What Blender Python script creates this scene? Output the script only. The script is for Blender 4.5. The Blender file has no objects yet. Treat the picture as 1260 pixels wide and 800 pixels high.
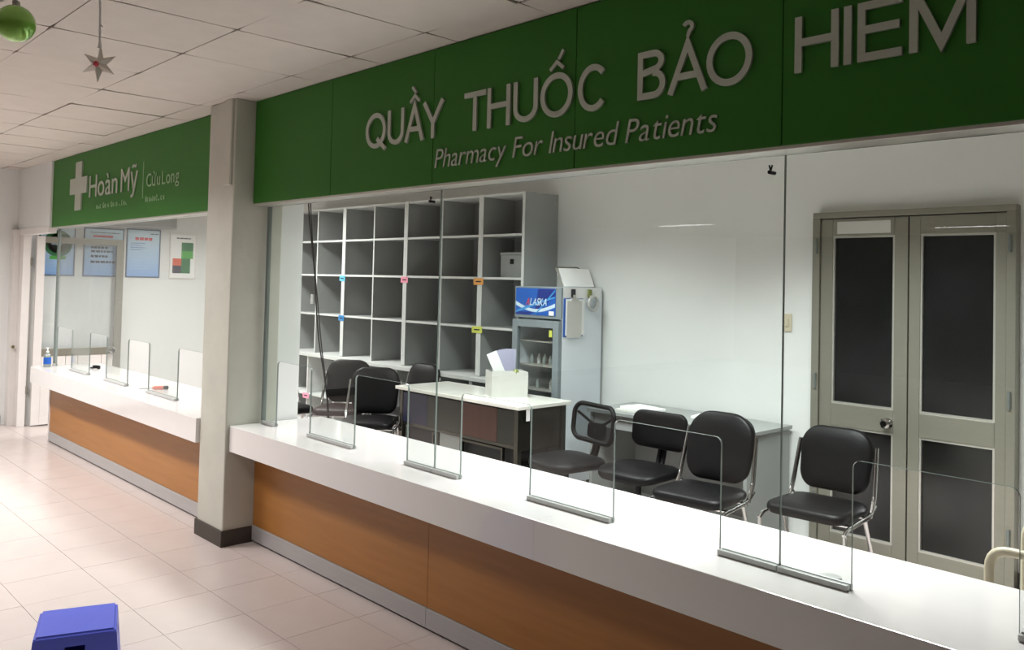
import bpy, bmesh, math, random
from mathutils import Vector, Matrix
random.seed(7)
PI = math.pi
S = bpy.context.scene
COL = S.collection

# ------------------------------------------------------------------ camera
F, CY, YAW, PITCH, ROLL, CAMH = 1045.3, 317.5, -0.811778, 0.029028, 0.023498, 1.687
def cam_setup():
    cy, sy, cp, sp = math.cos(YAW), math.sin(YAW), math.cos(PITCH), math.sin(PITCH)
    fwd = Vector((sy*cp, cy*cp, sp)); right = Vector((cy, -sy, 0)); up = right.cross(fwd)
    cr, sr = math.cos(ROLL), math.sin(ROLL)
    r2 = cr*right + sr*up; u2 = -sr*right + cr*up
    m = Matrix((r2, u2, -fwd)).transposed().to_4x4()
    m.translation = Vector((0, 0, CAMH))
    cd = bpy.data.cameras.new('camera'); cd.sensor_width = 36; cd.sensor_fit = 'HORIZONTAL'
    cd.lens = 36*F/1260; cd.shift_y = -(400-CY)/1260; cd.clip_start = .02
    o = bpy.data.objects.new('camera', cd); COL.objects.link(o); o.matrix_world = m
    S.camera = o
cam_setup()

# ------------------------------------------------------------------ world, lights, exposure
w = bpy.data.worlds.new('world'); S.world = w; w.use_nodes = True
w.node_tree.nodes['Background'].inputs[0].default_value = (.9, .95, 1, 1)
w.node_tree.nodes['Background'].inputs[1].default_value = .05
S.view_settings.view_transform = 'Standard'; S.view_settings.look = 'None'
S.view_settings.gamma = 1; S.view_settings.use_curve_mapping = False
S.view_settings.exposure = 0.0
H = 2.81
def lamp(x, y, watts, sx=1.15, sy=.55, col=(1, .93, .86), z=H-.012, spread=180):
    l = bpy.data.lights.new('ceiling_lamp', 'AREA'); l.shape = 'RECTANGLE'; l.size = sx; l.size_y = sy
    l.energy = watts; l.color = col; l.spread = math.radians(spread)
    o = bpy.data.objects.new('ceiling_lamp', l); COL.objects.link(o); o.location = (x, y, z)
HALL = (1, .975, .965); ROOM = (.95, 1, .985)
for x, y, e in ((-8.5, .80, 68), (-6.5, .80, 62), (-4.6, .55, 24)):      # public hall
    lamp(x, y, e, sy=.3, col=HALL, spread=150)
for x, y in ((-9.0, -7.6), (-5.0, -10.0), (-1.0, -10.0)):                                # far, mostly unlit end of the hall
    lamp(x, y, 5, sy=.12, col=(1, .97, 1))
for x, y, e in ((-2.1, 3.85, 90), (-4.4, 3.95, 48)):                                   # louvred lamps of the service room
    lamp(x, y, e, col=ROOM, spread=126)
lamp(-8.2, 3.9, 100, col=(1, .985, .96), spread=150)

# ------------------------------------------------------------------ materials
def lin(c):
    return tuple((v/12.92 if v <= .04045 else ((v+.055)/1.055)**2.4) for v in (x/255 for x in c)) + (1,)
MATS = {}
def mat(name, rgb, rough=.5, metal=0, noise=0, nscale=8, bump=0, bscale=60, stretch=None, coat=0, spec=.5, rgb2=None, trans=0, emit=0):
    if name in MATS: return MATS[name]
    m = bpy.data.materials.new(name); m.use_nodes = True; nt = m.node_tree; b = nt.nodes['Principled BSDF']
    b.inputs['Roughness'].default_value = rough; b.inputs['Metallic'].default_value = metal
    b.inputs['Coat Weight'].default_value = coat; b.inputs['Specular IOR Level'].default_value = spec
    b.inputs['Transmission Weight'].default_value = trans
    c = lin(rgb); b.inputs['Base Color'].default_value = c
    tc = nt.nodes.new('ShaderNodeTexCoord'); src = tc.outputs['Object']
    if stretch:
        mp = nt.nodes.new('ShaderNodeMapping'); mp.inputs['Scale'].default_value = stretch
        nt.links.new(src, mp.inputs[0]); src = mp.outputs[0]
    n = nt.nodes.new('ShaderNodeTexNoise'); n.inputs['Scale'].default_value = nscale; n.inputs['Detail'].default_value = 5
    nt.links.new(src, n.inputs['Vector'])
    r = nt.nodes.new('ShaderNodeValToRGB'); nt.links.new(n.outputs[0], r.inputs[0])
    if rgb2: c2 = lin(rgb2)
    else: c2 = tuple(min(1, v*(1+noise)) for v in c[:3]) + (1,)
    c1 = c if rgb2 else tuple(v*(1-noise) for v in c[:3]) + (1,)
    r.color_ramp.elements[0].position = .3; r.color_ramp.elements[1].position = .7
    r.color_ramp.elements[0].color = c1; r.color_ramp.elements[1].color = c2
    nt.links.new(r.outputs[0], b.inputs['Base Color'])
    if bump:
        n2 = nt.nodes.new('ShaderNodeTexNoise'); n2.inputs['Scale'].default_value = bscale
        nt.links.new(src, n2.inputs['Vector'])
        bp = nt.nodes.new('ShaderNodeBump'); bp.inputs['Strength'].default_value = bump; bp.inputs['Distance'].default_value = .01
        nt.links.new(n2.outputs[0], bp.inputs['Height']); nt.links.new(bp.outputs[0], b.inputs['Normal'])
    MATS[name] = m; return m

def glass_mat(name, tint=(.93, .97, .95), f0=.04, rough=0.0):
    """clear pane: see-through with a Fresnel (Schlick) mirror reflection on each face"""
    m = bpy.data.materials.new(name); m.use_nodes = True; nt = m.node_tree; nt.nodes.clear()
    N = nt.nodes.new; L = nt.links.new
    out = N('ShaderNodeOutputMaterial'); mix = N('ShaderNodeMixShader'); tr = N('ShaderNodeBsdfTransparent'); gl = N('ShaderNodeBsdfGlossy')
    tr.inputs[0].default_value = tint + (1,); gl.inputs['Roughness'].default_value = rough
    g = N('ShaderNodeNewGeometry'); d = N('ShaderNodeVectorMath'); d.operation = 'DOT_PRODUCT'
    L(g.outputs['Normal'], d.inputs[0]); L(g.outputs['Incoming'], d.inputs[1])
    a = N('ShaderNodeMath'); a.operation = 'ABSOLUTE'; L(d.outputs['Value'], a.inputs[0])
    s = N('ShaderNodeMath'); s.operation = 'SUBTRACT'; s.inputs[0].default_value = 1; L(a.outputs[0], s.inputs[1])
    p = N('ShaderNodeMath'); p.operation = 'POWER'; p.inputs[1].default_value = 5; L(s.outputs[0], p.inputs[0])
    q = N('ShaderNodeMath'); q.operation = 'MULTIPLY_ADD'; q.inputs[1].default_value = 1-f0; q.inputs[2].default_value = f0; L(p.outputs[0], q.inputs[0])
    L(q.outputs[0], mix.inputs[0]); L(tr.outputs[0], mix.inputs[1]); L(gl.outputs[0], mix.inputs[2]); L(mix.outputs[0], out.inputs[0])
    MATS[name] = m; return m

M_WALL = mat('white_wall_paint', (228, 230, 228), .6, noise=.02, nscale=3)
M_PILLAR = mat('aged_pillar_paint', (196, 196, 184), .6, noise=.05, nscale=4, bump=.25, bscale=14)
M_TILE = mat('beige_floor_tile', (206, 194, 189), .25, noise=.025, nscale=5, spec=.55)
M_GROUT = mat('floor_grout', (140, 124, 112), .8, noise=.1)
M_CEIL = mat('ceiling_tile_board', (214, 206, 198), .8, noise=.03, nscale=6, bump=.1, bscale=180)
M_VOID = mat('ceiling_void', (30, 28, 26), .9)
M_TEE = mat('ceiling_grid_metal', (190, 184, 174), .5)
M_BASEB = mat('dark_brown_skirting', (62, 54, 47), .5, noise=.12, nscale=12)
M_WHITE = mat('white_solid_surface', (230, 227, 225), .13, noise=.01, coat=.2)
M_WOOD = mat('orange_brown_laminate', (164, 108, 48), .42, rgb2=(174, 117, 55), nscale=2.2, stretch=(1, 8, 14))
M_PLINTH = mat('brushed_grey_plinth', (180, 178, 177), .4, metal=.2, noise=.05, nscale=5, stretch=(1, 1, 30))
M_GREEN = mat('green_acrylic_board', (52, 114, 38), .48, noise=.04, nscale=2, spec=.2)
M_STEEL = mat('brushed_steel_letter', (186, 192, 180), .4, metal=.35, noise=.04, nscale=20, stretch=(1, 1, 12))
M_LETTERG = mat('pale_green_letter', (150, 186, 142), .4, noise=.03)
M_ALU = mat('grey_aluminium', (140, 138, 126), .42, metal=.35, noise=.03, nscale=9, stretch=(1, 1, 10))
M_ALUL = mat('light_aluminium', (196, 194, 186), .35, metal=.5, noise=.03)
M_ALUW = mat('white_aluminium', (226, 222, 218), .45, noise=.02)
M_ALUD = mat('dark_glass_edge_trim', (128, 136, 132), .35, metal=.4, noise=.03)
M_GLASS = glass_mat('clear_screen_glass', (.935, .955, .945))
M_DGLASS = glass_mat('door_clear_glass', (.96, .97, .97))
M_EDGE = mat('cut_glass_edge', (132, 142, 138), .15, noise=.02, spec=.8)
M_FROST = mat('frosted_dark_glass', (13, 16, 12), .26, rgb2=(30, 31, 32), nscale=1.6, spec=.6)
M_CLEAR = mat('clear_plastic_channel', (186, 187, 185), .3, noise=.04, spec=.6)
M_CHROME = mat('chrome_tube', (205, 205, 205), .14, metal=1, noise=.02)
M_BLACK = mat('black_leatherette', (9, 9, 10), .45, spec=.22, noise=.1, nscale=14, bump=.08, bscale=120)
M_BROWNS = mat('dark_maroon_leatherette', (36, 20, 20), .45, spec=.35, noise=.1, nscale=14)
M_BPLAST = mat('black_plastic', (10, 10, 12), .5, spec=.22, noise=.05)
M_MESH = glass_mat('black_mesh_fabric', (.35, .36, .37), .02, .5)
M_SHELF = mat('pale_grey_laminate', (206, 209, 207), .5, noise=.02)
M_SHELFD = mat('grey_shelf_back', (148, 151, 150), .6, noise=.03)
M_SHELFB = mat('mid_grey_shelf_board', (170, 174, 173), .5, noise=.02)
M_FRIDGE = mat('pale_blue_grey_enamel', (222, 230, 236), .35, noise=.02)
M_FRIDGEG = mat('grey_fridge_frame', (128, 138, 142), .4, noise=.03)
M_FRIDGEI = mat('fridge_interior', (150, 160, 158), .5, noise=.02)
M_PAPER = mat('white_paper', (240, 241, 240), .7, noise=.02)
M_PAPERV = mat('pale_violet_paper', (168, 168, 192), .7, noise=.02)
M_CARD = mat('white_carton', (206, 206, 201), .6, noise=.03)
M_STAIN = mat('dark_stainless_steel', (88, 87, 80), .22, metal=.9, noise=.06, nscale=4, stretch=(1, 1, 16))
M_STAINB = mat('painted_blue_reflection', (22, 26, 56), .3, noise=.06)  # this and the next two: reflections on stainless steel, painted as base colour
M_STAINO = mat('painted_dark_reflection', (36, 38, 30), .25, noise=.06)
M_STAINR = mat('painted_brown_reflection', (70, 44, 34), .25, noise=.08, nscale=3, stretch=(6, 1, 1))
M_DARK = mat('dark_recess', (14, 15, 14), .6, noise=.05)
M_DESKT = mat('worktable_top', (226, 226, 218), .18, noise=.05, nscale=9)
M_DESKG = mat('grey_desk_board', (150, 154, 152), .5, noise=.03)
M_CREAM = mat('cream_painted_tube', (198, 190, 166), .35, noise=.04)
M_BLUEPL = mat('blue_stool_plastic', (84, 96, 208), .38, noise=.03, nscale=6, bump=.04, bscale=90)
M_BRASS = mat('worn_brass_knob', (150, 140, 110), .25, metal=.9, noise=.1)
M_POSTERF = mat('poster_frame', (88, 104, 128), .4, metal=.3, noise=.03)
M_TAGS = {k: mat('tag_'+k, c, .5, noise=.03) for k, c in dict(light_blue=(92, 176, 204), blue=(46, 128, 190), pink=(236, 150, 172), orange=(230, 160, 76), lime=(206, 214, 92), red=(214, 70, 80), navy=(30, 30, 60), green=(20, 112, 58), bright_green=(70, 168, 60), ink=(18, 20, 28), deepblue=(20, 44, 128), orange_red=(220, 90, 50), royal=(26, 90, 180), sky=(64, 148, 212), ice=(196, 218, 232)).items()}

def gradient_mat(name, c0, c1, axis=2, lo=0., hi=1.):
    m = bpy.data.materials.new(name); m.use_nodes = True; nt = m.node_tree; b = nt.nodes['Principled BSDF']
    b.inputs['Roughness'].default_value = .35
    tc = nt.nodes.new('ShaderNodeTexCoord'); sx = nt.nodes.new('ShaderNodeSeparateXYZ'); mr = nt.nodes.new('ShaderNodeMapRange')
    nt.links.new(tc.outputs['Object'], sx.inputs[0]); nt.links.new(sx.outputs[axis], mr.inputs[0])
    mr.inputs[1].default_value = lo; mr.inputs[2].default_value = hi
    r = nt.nodes.new('ShaderNodeValToRGB'); r.color_ramp.elements[0].color = lin(c0); r.color_ramp.elements[1].color = lin(c1)
    nt.links.new(mr.outputs[0], r.inputs[0]); nt.links.new(r.outputs[0], b.inputs['Base Color'])
    return m
M_POSTER = gradient_mat('blue_printed_poster', (132, 172, 226), (206, 230, 242), 2, 0, .5)

def bauble_mat():
    m = mat('green_mirror_bauble', (160, 222, 96), .14, metal=.25, coat=.8, noise=.04); return m

# ------------------------------------------------------------------ mesh helpers
def box(bm, x0, x1, y0, y1, z0, z1, bev=0, seg=2, mi=0):
    vs = [bm.verts.new((x, y, z)) for z in (z0, z1) for y in (y0, y1) for x in (x0, x1)]
    fs = [bm.faces.new([vs[i] for i in f]) for f in ((0, 2, 3, 1), (4, 5, 7, 6), (0, 1, 5, 4), (2, 6, 7, 3), (0, 4, 6, 2), (1, 3, 7, 5))]
    for f in fs: f.material_index = mi
    if bev:
        es = list({e for f in fs for e in f.edges})
        bmesh.ops.bevel(bm, geom=es, offset=bev, segments=seg, affect='EDGES', profile=.5, clamp_overlap=True)
    return vs
def prism(bm, pts, z0, z1):
    a = [bm.verts.new((p[0], p[1], z0)) for p in pts]; b = [bm.verts.new((p[0], p[1], z1)) for p in pts]
    n = len(pts); bm.faces.new(a[::-1]); bm.faces.new(b)
    for i in range(n): bm.faces.new((a[i], a[(i+1) % n], b[(i+1) % n], b[i]))
def tube(bm, pts, r, seg=10, closed=False):
    pts = [Vector(p) for p in pts]; n = len(pts); rings = []; prev = None
    for i, p in enumerate(pts):
        if closed: t = (pts[(i+1) % n]-pts[i-1])
        elif i == 0: t = pts[1]-p
        elif i == n-1: t = p-pts[i-1]
        else: t = (pts[i+1]-p).normalized()+(p-pts[i-1]).normalized()
        t.normalize()
        if prev is None:
            a = Vector((0, 0, 1)) if abs(t.z) < .9 else Vector((1, 0, 0)); u = t.cross(a).normalized()
        else:
            u = (prev-t*prev.dot(t)).normalized()
        prev = u; v = t.cross(u)
        rr = r[i] if isinstance(r, (list, tuple)) else r
        rings.append([bm.verts.new(p+rr*(math.cos(2*PI*k/seg)*u+math.sin(2*PI*k/seg)*v)) for k in range(seg)])
    m = n if closed else n-1
    for i in range(m):
        A, B = rings[i], rings[(i+1) % n]
        for k in range(seg): bm.faces.new((A[k], A[(k+1) % seg], B[(k+1) % seg], B[k]))
    if not closed:
        bm.faces.new(rings[0][::-1]); bm.faces.new(rings[-1])
def smooth_path(pts, rad=.05, n=5):
    pts = [Vector(p) for p in pts]; out = [pts[0]]
    for i in range(1, len(pts)-1):
        a, b, c = pts[i-1], pts[i], pts[i+1]
        d = min(rad, (a-b).length*.48, (c-b).length*.48)
        p, q = b+(a-b).normalized()*d, b+(c-b).normalized()*d
        for k in range(n+1):
            t = k/n; out.append((1-t)**2*p+2*t*(1-t)*b+t*t*q)
    out.append(pts[-1]); return out
def lathe(bm, prof, seg=24, c=(0, 0, 0)):
    rings = []
    for r, z in prof:
        rings.append([bm.verts.new((c[0]+max(r, 1e-4)*math.cos(2*PI*k/seg), c[1]+max(r, 1e-4)*math.sin(2*PI*k/seg), c[2]+z)) for k in range(seg)])
    for A, B in zip(rings, rings[1:]):
        for k in range(seg): bm.faces.new((A[k], A[(k+1) % seg], B[(k+1) % seg], B[k]))
    bm.faces.new(rings[0][::-1]); bm.faces.new(rings[-1])
def pad(bm, outline, t, xf=None, puff=.012, edge=.3):
    """cushion: outline (x,y), rounded edges, thickness t along z; xf maps the point"""
    cx = sum(p[0] for p in outline)/len(outline); cy = sum(p[1] for p in outline)/len(outline)
    lay = [(.0, -t/2-puff*0), (.5, -t/2), (.9, -t/2), (.97, -t*.38), (1, -t*.12), (1, t*.12), (.975, t*.36), (.92, t*.5), (.6, t/2+puff*.8), (.25, t/2+puff)]
    rings = []
    for s, z in lay[1:]:
        ring = []
        for x, y in outline:
            p = Vector((cx+(x-cx)*s, cy+(y-cy)*s, z))
            if xf: p = xf(p)
            ring.append(bm.verts.new(p))
        rings.append(ring)
    n = len(outline)
    for A, B in zip(rings, rings[1:]):
        for k in range(n): bm.faces.new((A[k], A[(k+1) % n], B[(k+1) % n], B[k]))
    for ring, z, fl in ((rings[0], -t/2, 1), (rings[-1], t/2+puff, 0)):
        p = Vector((cx, cy, z)); p = xf(p) if xf else p
        c = bm.verts.new(p)
        for k in range(n):
            f = (ring[k], ring[(k+1) % n], c); bm.faces.new(f[::-1] if fl else f)
def rrect(w, h, r, n=6, cx=0, cy=0, taper=0):
    """rounded rectangle outline; taper narrows the bottom"""
    o = []
    for sx, sy, a0 in ((1, 1, 0), (-1, 1, PI/2), (-1, -1, PI), (1, -1, 1.5*PI)):
        rr = r if not isinstance(r, tuple) else (r[0] if sy > 0 else r[1])
        for k in range(n+1):
            a = a0+PI/2*k/n
            x = sx*(w/2-rr)+rr*math.cos(a); y = sy*(h/2-rr)+rr*math.sin(a)
            x *= 1-taper*(.5-y/h)
            o.append((cx+x, cy+y))
    return o
def obj(name, bm, m, parent=None, smooth=False, loc=None):
    me = bpy.data.meshes.new(name)
    bmesh.ops.recalc_face_normals(bm, faces=bm.faces); bm.to_mesh(me); bm.free()
    for x in (m if isinstance(m, (list, tuple)) else [m]): me.materials.append(x)
    if smooth:
        for p in me.polygons: p.use_smooth = True
        try: me.set_sharp_from_angle(angle=math.radians(40))
        except Exception: pass
    o = bpy.data.objects.new(name, me); COL.objects.link(o)
    if parent: o.parent = parent
    if loc: o.location = loc
    return o
def bxo(name, dims, m, parent=None, bev=0, smooth=False):
    bm = bmesh.new(); box(bm, *dims, bev=bev); return obj(name, bm, m, parent, smooth)
def tbo(name, pts, r, m, parent=None, seg=10, closed=False):
    bm = bmesh.new(); tube(bm, pts, r, seg, closed); return obj(name, bm, m, parent, True)
def thing(name, label, cat, loc=(0, 0, 0), rz=0, group=None):
    o = bpy.data.objects.new(name, None); o.empty_display_size = .1; COL.objects.link(o)
    o.location = loc; o.rotation_euler = (0, 0, rz); o['label'] = label; o['category'] = cat
    if group: o['group'] = group
    return o
def tag(o, label, cat, group=None):
    o['label'] = label; o['category'] = cat
    if group: o['group'] = group
    return o
def struct(name, dims=None, m=None, parent=None, bm=None, label=None):
    if bm is None:
        bm = bmesh.new(); box(bm, *dims)
    o = obj(name, bm, m, parent)
    if parent is None: o['kind'] = 'structure'
    if label: o['label'] = label
    return o
def copy_tree(o, parent=None):
    c = o.copy(); COL.objects.link(c)
    if parent: c.parent = parent
    for ch in list(o.children): copy_tree(ch, c)
    return c

# ------------------------------------------------------------------ setting: shell
XL, XR, YB, YF = -10.62, 6.0, -12.0, 5.5
floor = struct('floor', (XL-.1, XR, YB, YF+.1, -.08, -.003), M_GROUT, label='beige square floor tiles with thin brown joints')
T = .4; FX, FY = -4.413, 1.620
tb = bmesh.new(); g = .0012
box(tb, -T/2+g, T/2-g, -T/2+g, T/2-g, -.003, 0)
tile0 = obj('tile', tb, M_TILE, floor); first = True
rest = bmesh.new()
i0, i1 = int((XL-FX)/T)-1, int((XR-FX)/T)+1; j0, j1 = int((YB-FY)/T)-1, int((YF-FY)/T)+1
for i in range(i0, i1):
    for j in range(j0, j1):
        x, y = FX+(i+.5)*T, FY+(j+.5)*T
        if x-T/2 < XL-.2 or y+T/2 > YF+.35: continue
        if -10.6 < x < -2.0 and .5 < y < 2.65 and y > -.235*x-.55:
            if first: o = tile0; first = False
            else:
                o = tile0.copy(); COL.objects.link(o)
            o.location = (x, y, random.uniform(-.0003, .0003)); o.parent = floor
        else:
            z = 0
            vs = [rest.verts.new((x+sx*(T/2-g), y+sy*(T/2-g), z)) for sx, sy in ((-1, -1), (1, -1), (1, 1), (-1, 1))]
            rest.faces.new(vs)
o = obj('tile_field', rest, M_TILE, floor); o['kind'] = 'stuff'

ceiling = struct('ceiling', (XL-.1, XR, YB, YF+.1, H+.012, H+.1), M_VOID, label='off-white suspended ceiling boards with dark gaps at the corners')
CT = .61; GX, GY = -2.453, 1.1106
cb = bmesh.new(); g = .0042
h0, hc, tl = CT/2-.0028, CT/2-.0075, CT/2-.085
prism(cb, [(tl, -h0), (hc, -hc), (h0, -tl), (h0, tl), (hc, hc), (tl, h0), (-tl, h0), (-hc, hc), (-h0, tl), (-h0, -tl), (-hc, -hc), (-tl, -h0)], 0, .01)
ct0 = obj('ceiling_tile', cb, M_CEIL, ceiling); first = True
rest = bmesh.new()
for i in range(int((XL-GX)/CT)-2, int((XR-GX)/CT)+1):
    for j in range(int((YB-GY)/CT)-1, int((YF-GY)/CT)+2):
        x, y = GX+(i+.5)*CT, GY+(j+.5)*CT
        if y+CT/2 > YF+.7: continue
        if x < -.8 and .2 < y < 2.8:
            if first: o = ct0; first = False
            else:
                o = ct0.copy(); COL.objects.link(o)
            o.parent = ceiling
            o.location = (x+random.uniform(-.002, .002), y+random.uniform(-.002, .002), H+random.uniform(0, .002))
            o.rotation_euler = (random.uniform(-.006, .006), random.uniform(-.006, .006), random.uniform(-.003, .003))
        else:
            vs = [rest.verts.new((x+sx*(CT/2-.003), y+sy*(CT/2-.003), H)) for sx, sy in ((-1, -1), (1, -1), (1, 1), (-1, 1))]
            rest.faces.new(vs)
o = obj('ceiling_tile_field', rest, M_CEIL, ceiling); o['kind'] = 'stuff'

struct('wall_back', (-10.5, 3.2, YF, YF+.12, 0, H), M_WALL, label='plain white wall behind the service room')
struct('wall_hall_end', (XL-.1, XL, YB, 2.56, 0, H), M_WALL)
struct('wall_left', (-10.5, -10.4, 2.56, YF, 0, H), M_WALL, label='white end wall carrying the posters')
struct('wall_right', (3.1, 3.2, 2.6, YF, 0, H), M_WALL)
M_HALLDARK = mat('darkened_unseen_wall', (26, 28, 32), .2, noise=.05)  # unseen hall walls coloured dark so the glass screens reflect less light
struct('wall_hall_right', (XR-.1, XR, YB, 2.6, 0, H), M_HALLDARK)
struct('wall_hall_back', (XL, XR, YB, YB+.1, 0, H), M_HALLDARK)
struct('wall_front_right', (2.2, XR, 2.5, 2.6, 0, H), M_WALL)
struct('baseboard_back', (-1.535, 3.1, YF-.012, YF, 0, .1), M_BASEB)
struct('baseboard_left', (XL, XL+.012, YB, 2.40, 0, .1), M_BASEB)

# pillar
pb = bmesh.new(); box(pb, -5.455, -5.08, 2.39, 2.735, 0, H, bev=.008)
pillar = struct('wall_pillar', bm=pb, m=M_PILLAR, label='square off-white painted pillar between the two counters')
pb = bmesh.new(); box(pb, -5.468, -5.07, 2.378, 2.59, 0, .1, bev=.004); obj('skirting', pb, M_BASEB, pillar)
pb = bmesh.new(); box(pb, -5.20, -5.10, 2.372, 2.39, 2.26, H, bev=.006); obj('plaster_strip', pb, M_PILLAR, pillar)
struct('wall_stub', (-5.42, -5.10, 2.735, 2.90, 0, H), M_WALL)

# wall above the staff doorway and its frame
struct('wall_over_door', (-10.62, -9.42, 2.50, 2.56, 2.14, H), M_WALL)
dj = struct('door_1', (-10.62, -10.50, 2.44, 2.56, 0, 2.14), M_ALUW, label='white aluminium door frame at the staff doorway')
bxo('jamb', (-10.50, -10.36, 2.50, 2.58, 0, 2.14), M_ALUW, dj, .004)
bxo('header', (-10.62, -9.42, 2.49, 2.57, 2.08, 2.15), M_ALUW, dj, .004)
bm = bmesh.new(); lathe(bm, [(.006, 0), (.006, .02), (.016, .025), (.018, .035), (.012, .045)], 12)
k = obj('door_knob', bm, M_BRASS, dj, True); k.location = (-10.49, 2.46, .86); k.rotation_euler = (0, PI/2, 0)
for z in (.35, 1.75):
    bxo('hinge', (-10.37, -10.35, 2.575, 2.595, z, z+.09), M_ALU, dj, .003)

# open staff door leaf
lf = struct('door_2', (-10.335, -10.295, 2.62, 2.70, .012, 2.075), M_ALUW, label='open white door leaf with a clear upper pane')
bxo('stile', (-10.335, -10.295, 3.455, 3.535, .012, 2.075), M_ALU, lf, .003)
bxo('top_rail', (-10.335, -10.295, 2.70, 3.455, 2.005, 2.075), M_ALU, lf, .003)
bxo('middle_rail', (-10.335, -10.295, 2.70, 3.455, .76, .84), M_ALU, lf, .003)
bxo('bottom_rail', (-10.335, -10.295, 2.70, 3.455, .012, .10), M_ALUW, lf, .003)
bxo('glass_pane', (-10.318, -10.312, 2.70, 3.455, .84, 2.005), M_DGLASS, lf)
for k in range(6):
    y0 = 2.702+k*.1257; bxo('panel_board', (-10.325, -10.305, y0, y0+.122, .10, .76), M_ALUW, lf, .004)
bm = bmesh.new(); lathe(bm, [(.026, 0), (.026, .006), (.012, .01), (.012, .03), (.032, .036), (.036, .05), (.024, .066)], 16)
k = obj('door_knob', bm, M_CHROME, lf, True); k.location = (-10.295, 3.43, .80); k.rotation_euler = (0, PI/2, 0)

# ------------------------------------------------------------------ counters
def counter(name, label, x0, x1, yf, seams, pseams, left_end=False):
    t = thing(name, label, 'counter', ((x0+x1)/2, yf+.3, 0)); ox, oy = t.location[0], t.location[1]
    L = lambda d: (d[0]-ox, d[1]-ox, d[2]-oy, d[3]-oy, d[4], d[5])
    yb = yf+.65
    xs = [x0]+seams+[x1]
    for a, b in zip(xs, xs[1:]):
        bm = bmesh.new()      # slab and folded-down front edge in one piece
        prof = [(yf-oy, .592), (yf-oy+.03, .592), (yf-oy+.03, .71), (yb-oy, .71), (yb-oy, .75), (yf-oy+.004, .75), (yf-oy+.001, .749), (yf-oy, .746)]
        A = [bm.verts.new((a-ox+.0004, p[0], p[1])) for p in prof]; B = [bm.verts.new((b-ox-.0004, p[0], p[1])) for p in prof]; n = len(prof)
        bm.faces.new(A); bm.faces.new(B[::-1])
        for k in range(n): bm.faces.new((A[k], B[k], B[(k+1) % n], A[(k+1) % n]))
        obj('worktop', bm, M_WHITE, t)
    xs = [x0+(.06 if left_end else 0)]+pseams+[x1]
    for a, b in zip(xs, xs[1:]):
        bxo('front_panel', L((a+.001, b-.001, yf+.175, yf+.195, .108, .70)), M_WOOD, t, .001)
        bxo('plinth', L((a+.001, b-.001, yf+.168, yf+.188, .013, .106)), M_PLINTH, t, .0015)
    bxo('carcass', L((xs[0]+.01, x1-.005, yf+.197, yb-.06, 0, .705)), M_DARK, t)
    bxo('rear_panel', L((xs[0]+.005, x1, yb-.058, yb-.04, 0, .705)), M_WHITE, t)
    if left_end:
        bxo('end_panel', L((x0+.03, x0+.0585, yf+.165, yb-.04, 0, .708)), M_WHITE, t, .002)
        bxo('end_apron', L((x0, x0+.029, yf+.031, yb, .592, .7095)), M_WHITE, t, .0015)
    return t
counter('service_counter', 'long white service counter with orange-brown front, right of the pillar', -5.075, 2.15, 2.415, [-2.385, .35], [-3.27, -1.05, 1.1])
counter('service_counter', 'far white service counter with orange-brown front, left of the pillar', -9.36, -5.46, 2.365, [], [], True)

# ------------------------------------------------------------------ glass screens
def glass_pane(bm, x0, x1, z0, z1, ops, ot, y, th=.010, r=.025):
    pts = [(x0, z0)]
    for a, b in ops:
        pts.append((a, z0))
        for k in range(6): an = PI-PI/2*k/5; pts.append((a+r+r*math.cos(an), ot-r+r*math.sin(an)))
        for k in range(6): an = PI/2-PI/2*k/5; pts.append((b-r+r*math.cos(an), ot-r+r*math.sin(an)))
        pts.append((b, z0))
    pts += [(x1, z0), (x1, z1), (x0, z1)]
    A = [bm.verts.new((p[0], y-th/2, p[1])) for p in pts]; B = [bm.verts.new((p[0], y+th/2, p[1])) for p in pts]
    n = len(pts)
    f = bm.faces.new(A); f2 = bm.faces.new(B[::-1])
    for k in range(n):
        q = bm.faces.new((A[k], B[k], B[(k+1) % n], A[(k+1) % n])); q.material_index = 1
def screen(label, x0, x1, z1, ops, ot, y, group=None, post=False, clips=()):
    t = thing('glass_screen', label, 'glass screen', ((x0+x1)/2, y, .75), 0, group); ox = t.location[0]
    bm = bmesh.new(); glass_pane(bm, x0-ox+.001, x1-ox-.001, .002, z1-.75, [(a-ox, b-ox) for a, b in ops], ot-.75, 0)
    obj('glass_sheet', bm, [M_GLASS, M_EDGE], t)
    e = [x0]+[v for o in ops for v in o]+[x1]
    for a, b in zip(e[::2], e[1::2]):
        if b-a < .03: continue
        for yy, y2 in ((-.024, -.0055), (.0055, .016)):
            bxo('base_channel', (a-ox+.002, b-ox-.002, yy, y2, .001, .020), M_CLEAR, t, .003)
    if post:
        bxo('edge_post', (x0-ox-.016, x0-ox, -.014, .014, 0, z1-.75), M_ALUD, t, .003)
    for cx in clips:
        bm = bmesh.new(); tube(bm, [(cx-ox, -.022, z1-.75-.055), (cx-ox, .014, z1-.75-.055)], .007, 10)
        tube(bm, [(cx-ox, -.012, z1-.75-.05), (cx-ox-.006, -.012, z1-.75-.03)], .003, 6); tube(bm, [(cx-ox, -.012, z1-.75-.05), (cx-ox+.006, -.012, z1-.75-.03)], .003, 6)
        obj('glass_bolt', bm, M_BPLAST, t, True)
    return t
GY2 = 2.63; OT = 1.157
screen('clear glass sheet with two cut-out hatches, next to the pillar', -5.045, -3.288, 2.138, [(-4.884, -4.475), (-4.0, -3.515)], OT, GY2, post=True, clips=(-3.36,))
screen('clear glass sheet with two cut-out hatches, middle of the long counter', -3.288, -1.442, 2.138, [(-3.093, -2.625), (-2.158, -1.672)], OT, GY2, clips=(-1.49,))
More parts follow.
